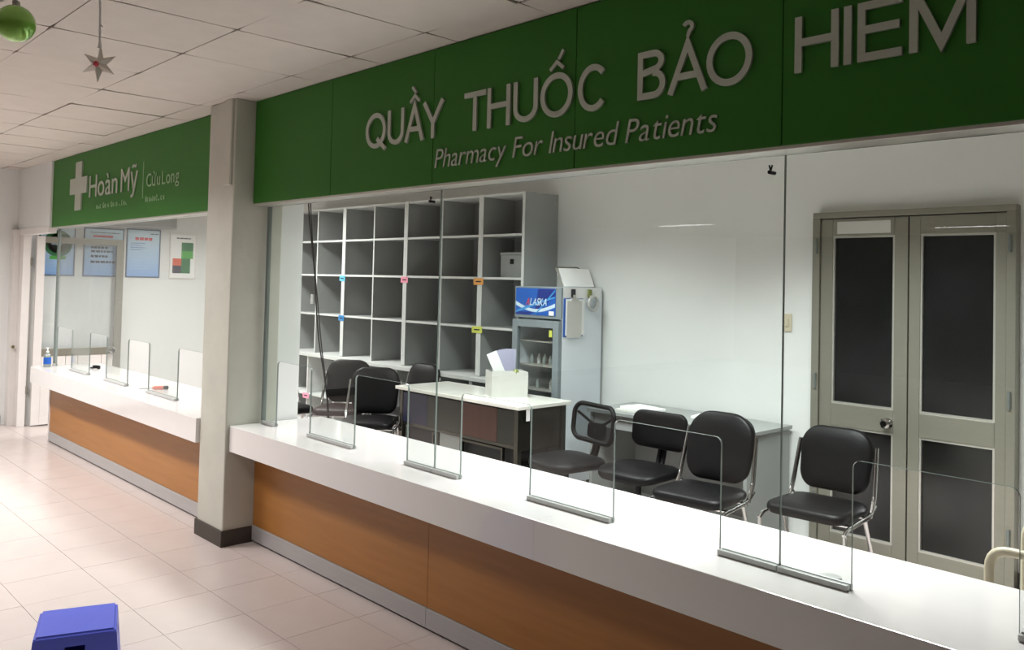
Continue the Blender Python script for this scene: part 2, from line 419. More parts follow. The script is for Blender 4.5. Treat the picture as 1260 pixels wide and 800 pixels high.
screen('clear glass sheet with cut-out hatches in front of the double door', -1.442, .40, 2.138, [(-1.198, -.731), (-.25, .22)], OT, GY2)
screen('clear glass sheet at the near end of the long counter', .40, 2.1, 2.138, [(.65, 1.1)], OT, GY2)
screen('clear glass sheet with four small hatches above the far counter', -9.355, -5.46, 2.123, [(-9.295, -8.82), (-8.30, -7.85), (-7.33, -6.87), (-6.30, -5.83)], 1.14, 2.58, post=True)

# ------------------------------------------------------------------ lettering
def band(bm, pts, wd, d, closed=False):
    """flat stroke of even width in the x-z plane, thickness d toward -y"""
    P = [Vector((p[0], p[1])) for p in pts]; n = len(P); Lp, Rp = [], []
    for i in range(n):
        if closed: a, b = (P[i]-P[i-1]).normalized(), (P[(i+1) % n]-P[i]).normalized()
        else:
            a = (P[i]-P[i-1]).normalized() if i else (P[1]-P[0]).normalized()
            b = (P[i+1]-P[i]).normalized() if i < n-1 else a
        na, nb = Vector((-a.y, a.x)), Vector((-b.y, b.x)); m = (na+nb)
        if m.length < 1e-6: m = na
        m.normalize(); s = wd/2/max(.35, m.dot(na)); Lp.append(P[i]+m*s); Rp.append(P[i]-m*s)
    V = [[bm.verts.new((p.x, y, p.y)) for p in A] for A in (Lp, Rp) for y in (-d, 0)]
    LF, LB, RF, RB = V
    for i in range(n if closed else n-1):
        j = (i+1) % n
        for A, B in ((LF, RF), (RF, RB), (RB, LB), (LB, LF)): bm.faces.new((A[i], A[j], B[j], B[i]))
    if not closed:
        bm.faces.new((LF[0], RF[0], RB[0], LB[0])); bm.faces.new((LF[-1], LB[-1], RB[-1], RF[-1]))
def arc(cx, cy, rx, ry, a0, a1, n=16):
    return [(cx+rx*math.cos(math.radians(a0+(a1-a0)*k/n)), cy+ry*math.sin(math.radians(a0+(a1-a0)*k/n))) for k in range(n+1)]
W = .135
h2 = W/2
def glyph(ch, w):
    """strokes of a plain grotesque capital, cap height 1, ink width w"""
    e = w-h2
    G = {
     'U': [[(h2, 1), (h2, .36)]+arc(w/2, .36, w/2-h2, .36-h2, 180, 360, 14)[1:-1]+[(e, .36), (e, 1)]],
     'A': [[(h2*.9, 0), (w/2, 1.0-.02), (w-h2*.9, 0)], [(w*.2, .34), (w*.8, .34)]],
     'Y': [[(h2*.9, 1), (w/2, .42), (w-h2*.9, 1)], [(w/2, .46), (w/2, 0)]],
     'T': [[(0, 1-h2), (w, 1-h2)], [(w/2, 1-h2), (w/2, 0)]],
     'H': [[(h2, 0), (h2, 1)], [(e, 0), (e, 1)], [(h2, .53), (e, .53)]],
     'I': [[(w/2, 0), (w/2, 1)]],
     'E': [[(h2, 0), (h2, 1)], [(h2, 1-h2), (w, 1-h2)], [(h2, .53), (w*.94, .53)], [(h2, h2), (w, h2)]],
     'M': [[(h2, 0), (h2, 1)], [(e, 0), (e, 1)], [(h2*1.2, .97), (w/2, .08), (w-h2*1.2, .97)]],
     'C': [arc(w/2+.02, .5, w/2+.01-h2, .52-h2, 42, 318, 26)],
     'B': [[(h2, 0), (h2, 1)], [(h2, 1-h2), (w*.55, 1-h2)]+arc(w*.56, .765, w*.38-h2, .235-h2, 90, -90, 10)+[(h2, .53)], [(w*.55, .53)]+arc(w*.58, .2975, w*.42-h2, .2975-h2+.0, 78, -90, 12)+[(h2, h2)]],
    }
    if ch == 'O': return [('c', arc(w/2, .5, w/2-h2, .515-h2, 0, 354, 30))]
    if ch == 'Q': return [('c', arc(w/2, .5, w/2-h2, .515-h2, 0, 354, 30)), ('o', [(w*.58, .26), (w*.98, -.06)])]
    return [('o', s) for s in G[ch]]
def accents(kind, cx):
    z = 1.09
    out = []
    if 'circ' in kind: out.append([(cx-.21, z), (cx, z+.17), (cx+.21, z)])
    if 'grave' in kind: out.append([(cx-.12, z+.42), (cx+.06, z+.24)])
    if 'acute' in kind: out.append([(cx+.06, z+.22), (cx+.20, z+.42)])
    if 'hook' in kind:
        b = z+(.24 if 'circ' in kind else 0.02); out.append(arc(cx, b+.2, .10, .09, 160, -70, 8)+[(cx, b)])
    return out
def steel_letter(parent, ch, acc, x0, x1, z0, cap, ox, oz):
    w = (x1-x0)/cap; bm = bmesh.new()
    for i, (kind, s) in enumerate(glyph(ch, w)): band(bm, s, W, .05+.003*i, kind == 'c')
    for i, s in enumerate(accents(acc, w/2)): band(bm, s, .085, .05+.003*i)
    for v in bm.verts: v.co.x *= cap; v.co.z *= cap; v.co.y *= .2
    o = obj('letter', bm, M_STEEL, parent); o.location = (x0-ox, -.001, z0-oz); return o
FC = {}
def font_glyph(ch, off=0):
    if (ch, off) not in FC:
        c = bpy.data.curves.new('glyph', 'FONT'); c.body = ch; c.resolution_u = 4; c.offset = off
        o = bpy.data.objects.new('glyph', c); COL.objects.link(o); bpy.context.view_layer.update()
        me = o.to_mesh(); vs = [v.co.copy() for v in me.vertices]; fs = [tuple(p.vertices) for p in me.polygons]
        o.to_mesh_clear(); bpy.data.objects.remove(o); bpy.data.curves.remove(c)
        FC[(ch, off)] = (vs, fs, min(v.x for v in vs), max(v.x for v in vs))
    return FC[(ch, off)]
def font_word(parent, word, x0, x1, z0, cap, m, shear=0, d=.012, gap=.075, off=0, face=-.002, names='letter'):
    """each letter a raised piece; x0..x1 the ink extent in the parent's space"""
    adv, x = [], 0
    for ch in word:
        v, f, a, b = font_glyph(ch, off); adv.append(x); x += (b-a)+gap
    sx = (x1-x0)/(x-gap); sz = cap/.70
    res = []
    for ch, ax in zip(word, adv):
        v, f, a, b = font_glyph(ch, off); bm = bmesh.new()
        top = [bm.verts.new(((p.x-a)*sx+shear*p.y*sz, 0, p.y*sz)) for p in v]
        fs = []
        for q in f:
            try: fs.append(bm.faces.new([top[i] for i in q]))
            except ValueError: pass
        r = bmesh.ops.extrude_face_region(bm, geom=fs)
        for g_ in r['geom']:
            if isinstance(g_, bmesh.types.BMVert): g_.co.y -= d
        o = obj(names, bm, m, parent); o.location = (x0+ax*sx, face, z0); res.append(o)
    return res

# ------------------------------------------------------------------ big green sign (right)
SY = 2.52; SZ0, SZ1 = 2.152, H-.003
sg = thing('sign_board', 'long green fascia sign with silver pharmacy lettering, right of the pillar', 'sign', (-1.4, SY, SZ0))
ox, oz = -1.4, SZ0
sx = [-5.07, -4.15, -3.23, -2.307, -1.397, -.48, .435, 1.35, 2.19]
for a, b in zip(sx, sx[1:]):
    bm = bmesh.new(); box(bm, a-ox+.0014, b-ox-.0014, 0, .018, 0, SZ1-oz, bev=.0015, seg=1); obj('green_panel', bm, M_GREEN, sg)
bxo('backing', (-5.07-ox, 2.19-ox, .019, .10, .004, SZ1-oz), M_ALUL, sg)
bxo('bottom_trim', (-5.07-ox, 2.19-ox, .004, .13, -.012, .003), M_ALUL, sg, .002)
CAP, Z0 = .180, 2.373
for ch, acc, a, b in (('Q', '', -3.794, -3.612), ('U', '', -3.595, -3.455), ('A', 'circ grave', -3.448, -3.292), ('Y', '', -3.303, -3.139),
                      ('T', '', -2.989, -2.839), ('H', '', -2.829, -2.68), ('U', '', -2.660, -2.512), ('O', 'circ acute', -2.496, -2.313), ('C', '', -2.287, -2.133),
                      ('B', '', -1.984, -1.856), ('A', 'hook', -1.846, -1.678), ('O', '', -1.682, -1.503),
                      ('H', '', -1.350, -1.204), ('I', '', -1.189, -1.163), ('E', 'circ hook', -1.145, -1.012), ('M', '', -.992, -.813)):
    steel_letter(sg, ch, acc, a, b, Z0+(.006 if a > -2.1 else 0), CAP, ox, oz)
for wd, a, b in (('Pharmacy', -3.205, -2.715), ('For', -2.664, -2.490), ('Insured', -2.444, -2.09), ('Patients', -2.041, -1.645)):
    font_word(sg, wd, a-ox, b-ox, 2.226-oz, .092, M_STEEL, shear=.2, d=.006, face=-.001, off=-.006, gap=.085)

# ------------------------------------------------------------------ left green sign
LZ0, LZ1 = 2.137, H-.003
sl = thing('sign_board', 'green fascia sign with silver cross and clinic name, left of the pillar', 'sign', (-7.45, SY, LZ0))
ox, oz = -7.45, LZ0
bxo('green_panel', (-9.42-ox, -5.46-ox, 0, .018, 0, LZ1-oz), M_GREEN, sl, .0015)
bxo('backing', (-9.40-ox, -5.46-ox, .019, .10, .004, LZ1-oz), M_ALUL, sl)
bxo('bottom_trim', (-9.42-ox, -5.46-ox, .004, .13, -.012, .003), M_ALUL, sl, .002)
bxo('end_trim', (-9.437-ox, -9.421-ox, -.003, .10, -.012, LZ1-oz), M_ALUL, sl, .002)
bm = bmesh.new()
cxs = [-8.66, -8.48]; pts = [(-8.66, 2.27), (-8.48, 2.27), (-8.48, 2.425), (-8.33, 2.425), (-8.33, 2.575), (-8.48, 2.575), (-8.48, 2.725), (-8.66, 2.725), (-8.66, 2.575), (-8.82, 2.575), (-8.82, 2.425), (-8.66, 2.425)]
A = [bm.verts.new((p[0]-ox, -.014, p[1]-oz)) for p in pts]; B = [bm.verts.new((p[0]-ox, 0, p[1]-oz)) for p in pts]
bm.faces.new(A)
for k in range(12): bm.faces.new((A[k], B[k], B[(k+1) % 12], A[(k+1) % 12]))
o = obj('cross_emblem', bm, M_STEEL, sl); o.location.y = -.001
font_word(sl, 'Hoàn', -8.275-ox, -7.545-ox, 2.372-oz, .200, M_STEEL, d=.006)
font_word(sl, 'Mỹ', -7.462-ox, -7.08-ox, 2.372-oz, .200, M_STEEL, d=.006)
bxo('divider_line', (-6.972-ox, -6.962-ox, -.004, 0, 2.29-oz, 2.59-oz), M_LETTERG, sl)
font_word(sl, 'Cửu', -6.889-ox, -6.61-ox, 2.378-oz, .105, M_LETTERG, d=.004, gap=.11)
font_word(sl, 'Long', -6.572-ox, -6.25-ox, 2.378-oz, .105, M_LETTERG, d=.004, gap=.11)
for a, b, z in ((-8.079, -7.284, 2.262), (-6.907, -6.473, 2.262)):   # illegible small lettering
    x = a
    bm = bmesh.new()
    while x < b-.03:
        wd = random.uniform(.025, .04); hh = random.choice((.028, .03, .042))
        band(bm, arc(x+wd/2-ox, z+hh/2-oz, wd/2-.004, hh/2, random.choice((0, 60, 180)), random.choice((300, 380, 420)), 8), .007, .004)
        x += wd+.014
        if random.random() < .2: x += .03
    o = obj('small_lettering', bm, M_LETTERG, sl); o['kind'] = 'stuff'

# ------------------------------------------------------------------ double door in the back wall
dr = struct('door_3', (-2.765, -2.715, 5.42, 5.50, 0, 2.165), M_ALU, label='grey-green aluminium double door with dark frosted panes')
bxo('jamb', (-1.585, -1.535, 5.42, 5.50, 0, 2.165), M_ALU, dr, .003)
bxo('frame_head', (-2.765, -1.535, 5.42, 5.50, 2.166, 2.205), M_ALU, dr, .003)
bxo('door_back', (-2.71, -1.59, 5.485, 5.499, .01, 2.16), M_DARK, dr)
def leaf(x0, x1, gx0, gx1, knob):
    y0, y1 = 5.435, 5.48
    lf = bxo('door_leaf', (x0, gx0, y0, y1, .012, 2.16), M_ALU, dr, .003)
    bxo('stile', (gx1, x1, y0, y1, .012, 2.16), M_ALU, lf, .003)
    for z0, z1 in ((2.045, 2.16), (.795, .943), (.012, .10)): bxo('rail', (gx0, gx1, y0, y1, z0, z1), M_ALU, lf, .003)
    for z0, z1 in ((.943, 2.045), (.10, .795)):
        bxo('pane', (gx0, gx1, 5.458, 5.464, z0, z1), M_FROST, lf)
        bm = bmesh.new()
        for d in ((gx0, gx0+.012, z0, z1), (gx1-.012, gx1, z0, z1), (gx0+.012, gx1-.012, z0, z0+.012), (gx0+.012, gx1-.012, z1-.012, z1)):
            box(bm, d[0], d[1], 5.44, 5.458, d[2], d[3])
        obj('glazing_bead', bm, M_ALUL, lf)
    return lf
l1 = leaf(-2.712, -2.142, -2.63, -2.225, True); l2 = leaf(-2.134, -1.588, -2.067, -1.645, False)
bm = bmesh.new(); lathe(bm, [(.032, 0), (.032, .006), (.013, .01), (.013, .035), (.028, .042), (.032, .056), (.02, .07)], 18)
k = obj('door_knob', bm, M_CHROME, l1, True); k.location = (-2.255, 5.435, .86); k.rotation_euler = (PI/2, 0, 0)
bxo('paper_notice', (-2.60, -2.25, 5.433, 5.435, 2.06, 2.14), M_CARD, l1)
for x in (-2.735, -1.565):
    for z in (1.93, 1.03, .25):
        bm = bmesh.new(); tube(bm, [(x, 5.415, z), (x, 5.415, z+.1)], .010, 10); obj('hinge', bm, M_ALUD, dr, True)
sw = thing('light_switch', 'cream light switch plate on the wall left of the double door', 'switch', (-2.985, 5.5, 1.39))
bxo('plate', (-.036, .036, -.010, 0, 0, .125), mat('cream_plastic', (206, 198, 174), .4, noise=.02), sw, .004)
bxo('rocker', (-.014, .014, -.016, -.010, .035, .085), MATS['cream_plastic'], sw, .002)

# ------------------------------------------------------------------ shelving
def shelf_unit(label, x0, cols, depth0=5.085):
    CWD = .567
    x1 = x0+CWD*cols
    t = thing('shelf_unit', label, 'shelf', ((x0+x1)/2, 5.3, 0), 0, 'tall pale grey shelf units along the back wall'); ox, oy = (x0+x1)/2, 5.3
    def B(n, d, m, p=t, bev=.0015): return bxo(n, (d[0]-ox, d[1]-ox, d[2]-oy, d[3]-oy, d[4], d[5]), m, p, bev)
    yb = 5.495; yf = depth0; TOP = 2.475
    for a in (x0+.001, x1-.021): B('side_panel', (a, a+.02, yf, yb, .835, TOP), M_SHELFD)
    for a in (x0+.0005, x1-.0305): B('edge_strip', (a, a+.030, yf-.006, yf-.0005, .84, TOP), M_SHELF)
    B('top_panel', (x0+.021, x1-.021, yf, yb, TOP-.02, TOP), M_SHELF)
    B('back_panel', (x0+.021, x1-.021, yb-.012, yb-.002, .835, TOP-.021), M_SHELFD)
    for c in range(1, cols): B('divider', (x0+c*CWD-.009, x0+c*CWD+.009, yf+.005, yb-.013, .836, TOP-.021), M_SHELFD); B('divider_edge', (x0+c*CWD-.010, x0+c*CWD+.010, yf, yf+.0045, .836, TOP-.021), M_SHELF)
    for c in range(cols):
        a = x0+c*CWD+(.0215 if c == 0 else .0095); b = x0+(c+1)*CWD-(.0215 if c == cols-1 else .0095)
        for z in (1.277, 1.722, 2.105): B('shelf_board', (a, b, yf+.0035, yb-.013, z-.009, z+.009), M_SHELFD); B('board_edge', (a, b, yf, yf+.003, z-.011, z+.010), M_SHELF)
    y2 = 4.99
    B('ledge', (x0+.001, x1-.001, y2, yb, .80, .834), M_SHELF)
    for a in (x0+.001, x1-.021): B('lower_side', (a, a+.02, y2+.01, yb, 0, .799), M_SHELFB)
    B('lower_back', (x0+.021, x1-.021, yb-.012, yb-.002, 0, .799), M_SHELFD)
    for c in range(1, cols): B('lower_divider', (x0+c*CWD-.009, x0+c*CWD+.009, y2+.012, yb-.013, .06, .799), M_SHELF)
    for z in (.06, .37):
        for c in range(cols):
            a = x0+c*CWD+(.0215 if c == 0 else .0095); b = x0+(c+1)*CWD-(.0215 if c == cols-1 else .0095)
            B('lower_shelf', (a, b, y2+.014, yb-.013, z-.009, z+.009), M_SHELF)
    return t
shelf_unit('single-column pale grey shelf unit nearest the glass-door fridge', -5.774, 1)
shelf_unit('two-column pale grey shelf unit second from the fridge', -6.908, 2)
shelf_unit('two-column pale grey shelf unit third from the fridge, behind black chairs', -8.042, 2)
shelf_unit('two-column pale grey shelf unit farthest left, behind the hanging cable', -9.176, 2)
def shelf_tag(c, x, z, y, wd, label):
    o = bxo('shelf_tag', (-wd/2, wd/2, -.003, 0, -.03, .03), M_TAGS[c], None, .002); o.location = (x, y-.0075, z)
    tag(o, label, 'tag', 'small coloured tags stuck on the shelves'); o.rotation_euler = (0, random.uniform(-.04, .04), 0)
    bm = bmesh.new(); box(bm, -wd*.28, wd*.28, -.0036, -.003, -.006, .006); obj('print_line', bm, M_TAGS['ink'], o)
shelf_tag('orange', -5.785, 1.69, 5.085, .13, 'orange tag on the shelf upright nearest the fridge')
shelf_tag('lime', -5.79, 1.255, 5.085, .14, 'yellow-green tag on a low shelf edge above the white box')
shelf_tag('pink', -6.908, 1.69, 5.085, .12, 'pink tag on the upper shelf upright')
shelf_tag('light_blue', -8.05, 1.69, 5.085, .11, 'light blue tag on the upper left shelf upright')
shelf_tag('blue', -8.05, 1.255, 5.085, .11, 'darker blue tag on the lower left shelf upright')
shelf_tag('pink', -8.60, .355, 4.995, .13, 'small pink tag low on the left lower shelf')
# grey box inside shelf
t = thing('storage_box', 'grey box with black clips standing in the upper right shelf', 'box', (-5.42, 5.30, 1.731))
bxo('box_body', (-.19, .19, -.12, .12, 0, .20), M_DESKG, t, .006)
bxo('box_lid', (-.195, .195, -.125, .125, .2005, .225), M_SHELFD, t, .004)
for x in (-.06, .14): bxo('clip', (x, x+.045, -.129, -.1205, .12, .165), M_BPLAST, t, .003)
# wood strip of low shelf edge
# hanging black cable
CABLE = [(-6.44, H-.01), (-6.44, 2.32), (-6.36, 1.98), (-6.29, 1.72), (-6.26, 1.47), (-6.20, 1.16), (-6.08, .85), (-6.03, .66), (-6.02, .40)]
pts = [(x, 3.7, z) for x, z in CABLE]
tb_ = thing('hanging_cable', 'black cable hanging from the ceiling in front of the left shelves', 'cable', (-6.3, 3.7, 0))
def rel(P, o): return [(p[0]-o[0], p[1]-o[1], p[2]-o[2]) for p in P]
tbo('cord', smooth_path(rel(pts, (-6.3, 3.7, 0)), .2, 6), .006, M_BPLAST, tb_, 8)
tbo('cord', smooth_path(rel([(p[0]+.02*math.sin(i*1.7), p[1]+.012, p[2]) for i, p in enumerate(pts)], (-6.3, 3.7, 0)), .2, 6), .005, M_BPLAST, tb_, 8)
bxo('connector', (-.02, .004, -.02, 0, 1.47, 1.55), M_PAPER, tb_, .004)

# ------------------------------------------------------------------ glass-door fridge
fx0, fx1, fy0, fy1, fz = -5.19, -4.655, 4.97, 5.47, 1.66
fr = thing('glass_door_fridge', 'tall pale grey glass-door fridge with blue header panel', 'fridge', ((fx0+fx1)/2, (fy0+fy1)/2, 0)); ox, oy = (fx0+fx1)/2, (fy0+fy1)/2
def FB(n, d, m, p=fr, bev=.003): return bxo(n, (d[0]-ox, d[1]-ox, d[2]-oy, d[3]-oy, d[4], d[5]), m, p, bev)
FB('side_wall', (fx1-.03, fx1, fy0+.02, fy1, .08, fz), M_FRIDGE); FB('side_wall', (fx0, fx0+.03, fy0+.02, fy1, .08, fz), M_FRIDGE)
FB('back_wall', (fx0+.03, fx1-.03, fy1-.03, fy1, .08, fz), M_FRIDGEI, bev=0)
FB('base', (fx0+.03, fx1-.03, fy0+.02, fy1-.03, .08, .30), M_FRIDGEG); FB('top', (fx0+.03, fx1-.03, fy0+.02, fy1-.03, 1.40, fz), M_FRIDGE)
hd = FB('header', (fx0, fx1, fy0, fy0+.02, 1.40, fz), M_FRIDGEG)
for k in range(4):
    sx_ = fx0+.03 if k % 2 else fx1-.07; FB('foot', (sx_, sx_+.04, fy0+.04 if k < 2 else fy1-.08, fy0+.08 if k < 2 else fy1-.04, 0, .079), M_BPLAST)
hx0, hx1, hz0, hz1 = fx0+.015, fx1-.06, 1.425, 1.645
HP = FB('header_graphic', (hx0, hx1, fy0-.004, fy0-.0005, hz0, hz1), M_TAGS['royal'], hd, 0)
def wave(f0, f1, m, y, nm='wave_print'):
    bm = bmesh.new(); n = 14; a, b = [], []
    for k in range(n+1):
        u = k/n; x = hx0+.003+(hx1-hx0-.006)*u-ox
        z0 = hz0+.003+(hz1-hz0-.006)*max(0, min(1, f0(u))); z1 = hz0+.003+(hz1-hz0-.006)*max(0, min(1, f1(u)))
        a.append(bm.verts.new((x, y-oy, z0))); b.append(bm.verts.new((x, y-oy, max(z1, z0+.0001))))
    for k in range(n): bm.faces.new((a[k], a[k+1], b[k+1], b[k]))
    obj(nm, bm, m, HP)
wave(lambda u: .1+.9*(u-.45)*1.2, lambda u: 1 if u > .5 else .1, M_TAGS['deepblue'], fy0-.0046)
wave(lambda u: .35-.25*math.sin(u*3)-.0, lambda u: .5-.28*math.sin(u*3)+.0, M_TAGS['ice'], fy0-.0050)
wave(lambda u: .62*u+.05, lambda u: .62*u+.17-.12*abs(u-.4), M_TAGS['sky'], fy0-.0054)
wave(lambda u: 1.9*(u-.52), lambda u: 1.9*(u-.52)+.07, M_TAGS['sky'], fy0-.0058)
ls = font_word(HP, 'ALASKA', -.13, .11, 1.505, .06, M_TAGS['ice'], shear=.25, d=.002, face=fy0-.0062-oy)
ls[0].data.materials[0] = M_TAGS['red']
FB('price_sticker', (fx1-.13, fx1-.075, fy0-.0075, fy0-.006, 1.428, 1.462), M_PAPER, HP, 0)
dg = FB('door_frame', (fx0, fx0+.06, fy0-.025, fy0+.015, .28, 1.385), M_FRIDGEG)
FB('door_stile', (fx1-.065, fx1, fy0-.025, fy0+.015, .28, 1.385), M_FRIDGEG, dg); FB('door_rail', (fx0+.06, fx1-.065, fy0-.025, fy0+.015, 1.325, 1.385), M_FRIDGEG, dg)
FB('door_rail', (fx0+.06, fx1-.065, fy0-.025, fy0+.015, .28, .34), M_FRIDGEG, dg)
FB('door_glass', (fx0+.06, fx1-.065, fy0-.008, fy0-.003, .34, 1.325), M_DGLASS, dg, 0)
FB('kick_grille', (fx0+.01, fx1-.01, fy0, fy0+.02, .09, .27), M_DARK)
for z in (.55, .80, 1.0, 1.20): FB('wire_shelf', (fx0+.035, fx1-.035, fy0+.04, fy1-.05, z, z+.012), M_ALUL, fr, .002)
for k in range(11):
    z = (1.0, 1.0, .80)[k % 3]; x = fx0+.10+.036*k
    bm = bmesh.new(); lathe(bm, [(.016, 0), (.017, .05), (.008, .062), (.009, .078), (.0085, .08)], 10, (x-ox, fy0+.12+.05*(k % 2)-oy, z+.0125)); 
    v = obj('medicine_vial', bm, M_PAPER if k % 2 else M_EDGE, None, True)
    v.location = (ox, oy, 0); tag(v, 'small pale vial standing on a shelf inside the fridge', 'vial', 'vials inside the fridge')
FB('energy_label', (fx1-.12, fx1-.085, fy0-.0095, fy0-.0085, 1.255, 1.31), M_TAGS['lime'], dg, 0)
# things on fridge side (plane x = fx1)
t = thing('document_holder', 'blue clip folder with white sheets hanging on the fridge side', 'folder', (fx1, 5.10, 1.26))
bxo('folder_back', (.0005, .006, -.105, .125, 0, .31), M_TAGS['royal'], t, .002)
bxo('paper_sheet', (.0065, .012, -.085, .14, .012, .305), M_PAPER, t, .002)
bm = bmesh.new(); box(bm, .0125, .016, -.075, .10, -.008, .29); box(bm, .0125, .020, -.03, .06, .291, .312); obj('paper_sheet', bm, M_CARD, t)
bxo('paper_strip', (fx1+.0003, fx1+.002, 4.995, 5.46, 1.575, 1.655), M_PAPER); tag(bpy.data.objects['paper_strip'], 'white paper strip along the top of the fridge side', 'paper')
for y, c, lb in ((5.10, 'ink', 'dark clip stuck at the top of the fridge side above the folder'), (5.30, 'lime', 'greenish clip stuck at the top of the fridge side above the tape roll')):
    t = thing('magnet_clip', lb, 'clip', (fx1+.002, y, 1.60)); bxo('clip_body', (.0005, .018, -.02, .02, -.02, .045), M_TAGS[c] if c == 'ink' else mat('olive_clip', (120, 130, 60), .4), t, .004); bxo('clip_jaw', (.0185, .026, -.015, .015, -.028, 0), M_ALUL, t, .003)
bm = bmesh.new(); pts = [(.012, .055*math.cos(a), .055*math.sin(a)) for a in [2*PI*k/24 for k in range(24)]]; tube(bm, pts, .012, 8, True)
t = obj('tape_roll', bm, M_CLEAR, None, True); t.location = (fx1+.0135, 5.33, 1.53); tag(t, 'round tape roll hanging on the fridge side', 'tape')
t = thing('document_tray', 'white tilted paper tray with metal rim standing on the fridge top', 'tray', (-4.82, 5.30, fz), .0)
bm = bmesh.new(); box(bm, -.16, .16, -.005, .005, 0, .17)
o = obj('board', bm, M_PAPER, t); o.rotation_euler = (-.5, 0, PI/2-.15); o.location = (.06, 0, .005)
tbo('rim', smooth_path([(.02, -.16, .006), (-.07, -.16, .165), (-.09, .15, .17), (.03, .165, .006)], .03, 4), .006, M_ALU, t)
tbo('support_leg', [(-.085, .13, .16), (-.10, .14, .004)], .006, M_ALU, t)

# ------------------------------------------------------------------ stainless work table with white box
tx0, tx1, ty0, ty1, tz = -5.90, -4.40, 4.27, 4.84, .795
wt = thing('work_table', 'stainless steel undercounter unit with white top and louvred side', 'table', ((tx0+tx1)/2, (ty0+ty1)/2, 0)); ox, oy = (tx0+tx1)/2, (ty0+ty1)/2
def TB(n, d, m, p=wt, bev=.002): return bxo(n, (d[0]-ox, d[1]-ox, d[2]-oy, d[3]-oy, d[4], d[5]), m, p, bev)
TB('top', (tx0, tx1, ty0, ty1, tz-.028, tz), M_DESKT, bev=.004)
for x in (tx0+.03, tx1-.07):
    for y in (ty0+.03, ty1-.07): TB('leg', (x, x+.04, y, y+.04, 0, tz-.0285), M_STAIN)
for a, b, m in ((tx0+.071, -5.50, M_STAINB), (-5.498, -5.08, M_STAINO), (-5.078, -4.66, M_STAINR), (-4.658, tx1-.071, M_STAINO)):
    TB('front_panel', (a, b, ty0+.035, ty0+.055, .50, tz-.045), m)  # steel front, its blue, dark and brown reflections put into the colours
TB('front_rail', (tx0+.07, tx1-.07, ty0+.036, ty0+.066, .475, .499), M_STAIN)
TB('body', (tx0+.072, tx1-.072, ty0+.10, ty1-.03, .12, tz-.03), M_DARK)
TB('door_panel', (-5.38, -5.13, ty0+.075, ty0+.099, .13, .465), M_DESKG)
for a, b in ((-5.46, -5.385), (-5.10, -4.62)):
    bm = bmesh.new()
    for d in ((a, a+.018, .13, .46), (b-.018, b, .13, .46), (a+.018, b-.018, .442, .46), (a+.018, b-.018, .13, .148)): box(bm, d[0]-ox, d[1]-ox, ty0+.06-oy, ty0+.085-oy, d[2], d[3])
    obj('door_frame', bm, M_STAIN, wt)
TB('side_panel', (tx1-.055, tx1-.045, ty0+.07, ty1-.07, .46, tz-.03), M_STAIN)
for k in range(8): 
    o = TB('louvre', (tx1-.06, tx1-.03, ty0+.075, ty1-.075, .10+k*.042, .106+k*.042), M_STAIN, bev=0)
TB('rear_side_strip', (tx1-.055, tx1-.045, ty1-.20, ty1-.071, .02, .455), M_STAIN)
TB('cable_tail', (tx1-.02, tx1-.012, ty0+.10, ty0+.135, tz-.115, tz-.029), M_PAPER)
# white box with papers
bt = thing('paper_box', 'open white carton on the steel work table', 'box', (-4.90, 4.62, tz), 1.05)
for n, d in (('box_front', (-.145, .145, -.115, -.111, .004, .195)), ('box_rear', (-.145, .145, .111, .115, .004, .195)), ('box_side', (-.145, -.141, -.111, .111, .004, .195)), ('box_side', (.141, .145, -.111, .111, .004, .195)), ('box_bottom', (-.145, .145, -.115, .115, 0, .004))):
    bxo(n, d, M_CARD, bt)
bm = bmesh.new(); box(bm, -.145, .03, -.108, -.104, .19, .205); box(bm, .05, .145, -.1, -.02, .19, .196); obj('box_flap', bm, M_CARD, bt)
for k in range(5):
    bm = bmesh.new(); box(bm, -.042, .042, -.0012, .0012, 0, .33)
    o = obj('folded_paper', bm, M_PAPERV if k else M_PAPER, None); o.location = (-4.885-.006*k, 4.62+.010*k, tz+.035); o.rotation_euler = (-.10, -.42+.11*k, .85)
    tag(o, 'pale folded sheet sticking out of the white carton', 'paper', 'folded sheets in the white carton')
bm = bmesh.new(); lathe(bm, [(.01, 0), (.028, .01), (.03, .03), (.015, .05), (.004, .052)], 12)
o = obj('bag_clip', bm, MATS['olive_clip'], None, True); o.location = (-4.80, 4.62, tz+.165); tag(o, 'small olive lump on the edge of the white carton', 'clip')

# ------------------------------------------------------------------ grey side desk with papers
sx0, sx1, sy0, sy1 = -4.30, -2.92, 4.90, 5.47
sd = thing('side_desk', 'plain grey desk against the back wall behind the chairs', 'desk', ((sx0+sx1)/2, (sy0+sy1)/2, 0)); ox, oy = (sx0+sx1)/2, (sy0+sy1)/2
def DB(n, d, m): return bxo(n, (d[0]-ox, d[1]-ox, d[2]-oy, d[3]-oy, d[4], d[5]), m, sd, .002)
DB('desktop', (sx0, sx1, sy0, sy1, .725, .75), M_DESKG); DB('side_panel', (sx1-.045, sx1-.02, sy0+.02, sy1, 0, .7245), M_DESKG); DB('side_panel', (sx0+.02, sx0+.045, sy0+.02, sy1, 0, .7245), M_DESKG)
DB('modesty_panel', (sx0+.046, sx1-.046, sy1-.03, sy1-.012, .05, .7245), M_DESKG); DB('drawer_rail', (sx0+.046, sx1-.046, sy0+.03, sy0+.05, .62, .7245), M_DESKG)
